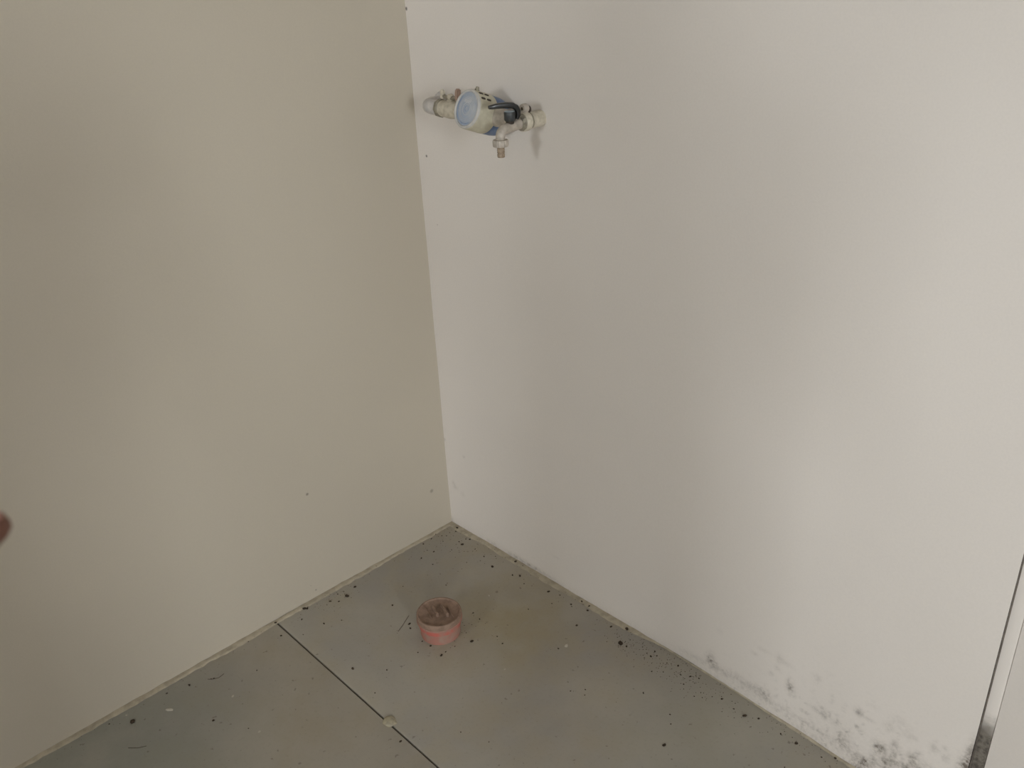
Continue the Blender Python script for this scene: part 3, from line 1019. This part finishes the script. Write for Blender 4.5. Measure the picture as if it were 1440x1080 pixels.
def person():
    h = Vector((-math.sin(YAW), math.cos(YAW), 0))
    org = CAM - h * .36
    org.z = 0
    e = thing('person', 'person in dark clothes taking the picture, one fingertip showing at the left edge', 'person', org, YAW)
    # local frame: x right, y forward, z up; the lens sits at (0,.36,1.5)
    inv = Matrix.Rotation(-YAW, 3, 'Z')
    loc = lambda p: inv @ (Vector(p) - org)
    # fingertip: 0.27 m in front of the lens, just entering the frame from the left
    tip_w = CAM + (fwd + rgt * ((FINGER_PX[0] - 720) / FPX) + up * ((540 - FINGER_PX[1]) / FPX)) * .27
    T = loc(tip_w)
    G = []
    # left hand (pointing): knuckles, palm
    W = T + Vector((-.128, -.108, -.052))
    ax = (T - W).normalized()
    ac = ax.cross(Vector((0, 0, 1))).normalized()      # across the palm (towards the camera side)
    nz = ac.cross(ax)
    kn = lambda s, a: W + ax * a + ac * s
    hand = []
    palm = [(0, .027, .085), (0, -.025, .080)]
    for s in (.026, .009, -.008, -.024):
        hand.append(capsule_chain([W + ac * s * .55, kn(s, .045), kn(s, .086 - abs(s - .006) * .25)], [.016, .0145, .0105]))
    # index: nearly straight, its tip is T
    k0 = kn(.026, .086)
    idx = [k0, k0.lerp(T, .46) + nz * .006, k0.lerp(T, .76) + nz * .004, T - ax * .0068]
    P, Q = smooth_path(idx, [.0098, .0088, .0080, .0064])
    hand.append(capsule_chain(P, Q))
    # middle, ring, little: curled down by different amounts
    for s, L, c in ((.009, .086, 1.30), (-.008, .080, 1.35), (-.024, .064, 1.35)):
        b = kn(s, .084 - abs(s) * .25)
        d = ax.copy()
        pts = [b]
        for f, an in ((.45, .55), (.30, .9), (.25, .6)):
            d = (Matrix.Rotation(-an * c, 3, ac) @ d)
            if d.z > 0 and an > .6:
                pass
            pts.append(pts[-1] + d * L * f)
        P, Q = smooth_path(pts, [.0100, .0090, .0083, .0070])
        hand.append(capsule_chain(P, Q))
    # thumb leaves the side of the palm near its base
    tb = W + ac * .020 + ax * .022
    pts = [tb, tb + ac * .018 + ax * .018 - nz * .012, tb + ac * .020 + ax * .034 - nz * .032, tb + ac * .012 + ax * .042 - nz * .056]
    P, Q = smooth_path(pts, [.0150, .0120, .0102, .0085])
    hand.append(capsule_chain(P, Q))
    G += hand
    # right hand gripping the phone's right end
    RW = Vector((.135, .285, 1.415))
    for k, (z0, L) in enumerate(((.030, .060), (.012, .066), (-.006, .064), (-.022, .055))):
        b = RW + Vector((.012 - .004 * k, .035, .060 + z0))
        P, Q = smooth_path([RW + Vector((0, .01, .02 + z0 * .4)), b, b + Vector((-.012, .034, .004)), b + Vector((-.038, .036, .006)), b + Vector((-.038 - (L - .05), .034, .006))],
                           [.016, .0115, .0092, .0084, .0070])
        G.append(capsule_chain(P, Q))
    P, Q = smooth_path([RW + Vector((-.006, .0, .02)), RW + Vector((-.024, .002, .045)), RW + Vector((-.038, .012, .068)), RW + Vector((-.044, .020, .090))], [.015, .0125, .0105, .0085])
    G.append(capsule_chain(P, Q))
    # arms
    LS, RS = Vector((-.185, -.01, 1.375)), Vector((.185, -.01, 1.375))
    LE, RE = Vector((-.315, .16, 1.15)), Vector((.265, .13, 1.16))
    for S, E_, Wr in ((LS, LE, W), (RS, RE, RW)):
        P, Q = smooth_path([S, S.lerp(E_, .5), E_, E_.lerp(Wr, .35), Wr - (Wr - E_).normalized() * .03, Wr + (Wr - E_).normalized() * .012],
                           [.056, .048, .040, .040, .027, .024])
        G.append(capsule_chain(P, Q))
    # torso, neck, head
    def body(rows):
        n = 24
        V, F = [], []
        for z, cy, rx, ry in rows:
            for k in range(n):
                a = 2 * math.pi * k / n
                V.append(Vector((rx * math.cos(a), cy + ry * math.sin(a), z)))
        for i in range(len(rows) - 1):
            for k in range(n):
                F.append((i * n + k, i * n + (k + 1) % n, (i + 1) * n + (k + 1) % n, (i + 1) * n + k))
        F += [tuple(range(n)), tuple((len(rows) - 1) * n + k for k in range(n))]
        return V, F
    trunk = [(.80, 0, .150, .105), (.88, 0, .168, .115), (.96, -.005, .165, .112), (1.06, 0, .148, .102), (1.16, .005, .156, .106), (1.27, .005, .178, .114),
             (1.36, -.005, .186, .106), (1.42, -.012, .150, .086), (1.455, -.012, .085, .066)]
    G.append(body(trunk))
    G.append(capsule_chain([(0, -.015, 1.42), (0, .005, 1.51)], [.058, .053]))
    hc = Vector((0, .025, 1.605))
    G.append(ellip(hc, (.074, .095, .108)))
    G.append(ellip(hc + Vector((0, .035, -.055)), (.054, .058, .058)))       # jaw
    G.append(capsule_chain([hc + Vector((0, .088, .012)), hc + Vector((0, .108, -.022))], [.009, .0135]))   # nose
    G.append(capsule_chain([hc + Vector((-.020, .088, -.055)), hc + Vector((.020, .088, -.055))], [.007, .007]))   # lips
    for s in (-1, 1):
        G.append(ellip(hc + Vector((s * .074, -.004, -.008)), (.010, .020, .032)))
    # legs and feet
    for s in (-1, 1):
        P, Q = smooth_path([(s * .088, 0, .86), (s * .095, .010, .66), (s * .10, .012, .48), (s * .105, -.012, .34), (s * .108, -.025, .10)], [.088, .075, .056, .056, .040])
        G.append(capsule_chain(P, Q))
        G.append(capsule_chain([(s * .108, -.045, .042), (s * .115, .05, .036), (s * .122, .145, .028)], [.036, .038, .026]))
    V, F = merge(*G)
    b = obj('body', V, F, M['skin'], e, 0)
    remesh(b, .0034, 5)
    # fingernail of the pointing finger
    nl = [T - ax * .0075 + nz * .0052 + ac * sx * .0042 + ax * sy * .0048 + nz * (.0012 - .0010 * abs(sx)) for sy in (-1, -.3, .4, 1) for sx in (-1, -.5, 0, .5, 1)]
    nl2 = [p - nz * .0022 for p in nl]
    F = []
    for j in range(3):
        for i in range(4):
            a = j * 5 + i
            F += [(a, a + 1, a + 6, a + 5), (20 + a, 20 + a + 1, 20 + a + 6, 20 + a + 5)]
    edge = [0, 1, 2, 3, 4, 9, 14, 19, 18, 17, 16, 15, 10, 5]
    F += [(edge[i], edge[(i + 1) % 14], 20 + edge[(i + 1) % 14], 20 + edge[i]) for i in range(14)]
    obj('fingernail', nl + nl2, F, M['nail'], b, 60)
    for s in (-1, 1):
        V, F = ellip(hc + Vector((s * .030, .080, .006)), (.012, .011, .009), 14)
        ey = obj('eye', V, F, M['dial_white'], b, 60)
        V, F = ellip(hc + Vector((s * .030, .0885, .005)), (.0055, .0035, .0055), 12)
        obj('iris', V, F, M['hair'], b, 60)
    # clothing
    S = [body([(z, cy, rx + .012, ry + .012) for z, cy, rx, ry in trunk[1:]])]
    for A, E_, Wr in ((LS, LE, W), (RS, RE, RW)):
        P, Q = smooth_path([A, A.lerp(E_, .5), E_, E_.lerp(Wr, .4), E_.lerp(Wr, .72)], [.067, .059, .051, .049, .042])
        S.append(capsule_chain(P, Q))
    V, F = merge(*S)
    sh = obj('shirt', V, F, M['shirt'], e, 0)
    remesh(sh, .009, 4)
    Tt = [body([(.79, 0, .160, .115), (.88, 0, .179, .126), (.96, -.005, .174, .121)])]
    for s in (-1, 1):
        P, Q = smooth_path([(s * .088, 0, .86), (s * .095, .010, .66), (s * .10, .012, .48), (s * .105, -.008, .30), (s * .108, -.018, .095)], [.099, .088, .075, .074, .068])
        Tt.append(capsule_chain(P, Q))
    V, F = merge(*Tt)
    tr = obj('trousers', V, F, M['trouser'], e, 0)
    remesh(tr, .010, 4)
    for s in (-1, 1):
        V, F = merge(capsule_chain([(s * .108, -.045, .050), (s * .115, .05, .046), (s * .122, .150, .037)], [.046, .047, .036]), box_g(s * .115 - .040, s * .115 + .040, -.085, .180, 0, .022))
        so = obj('shoe', V, F, M['shoe'], e, 0)
        remesh(so, .007, 4)
    V, F = merge(ellip(hc + Vector((0, -.016, .022)), (.083, .098, .105)), ellip(hc + Vector((0, -.050, -.030)), (.070, .060, .075)))
    V = [Vector((v.x, min(v.y, hc.y + .062 + (v.z - hc.z - .06) * .2) if v.z > hc.z + .045 else min(v.y, hc.y + .012), v.z)) for v in V]
    hr = obj('hair', V, F, M['hair'], e, 0)
    remesh(hr, .007, 4)
    # phone, its lens at the camera position
    ph = thing('smartphone', 'black smartphone held level by the person taking the picture', 'phone', CAM - fwd * .010)
    ph.matrix_world = cam.matrix_world.copy()
    ph.location = CAM - fwd * .010
    bm = bmesh.new()
    bmesh.ops.create_cube(bm, size=1)
    bmesh.ops.scale(bm, verts=bm.verts, vec=(.150, .074, .008))
    bmesh.ops.bevel(bm, geom=list(bm.edges), offset=.003, segments=3, affect='EDGES')
    bmesh.ops.translate(bm, verts=bm.verts, vec=(.060, -.024, 0))
    from_bm('case', bm, M['phone'], ph)
    lathe('lens_ring', (0, 0, -.0035), (0, 0, -1), [(0, .0052), (.0012, .0050), (.0014, .0036), (.0006, .0032)], M['nickel'], ph, 24)
    return e


FINGER_PX = (20, 721)          # where the fingertip's end lies, seen through the lens, 0.27 m in front of it
person()
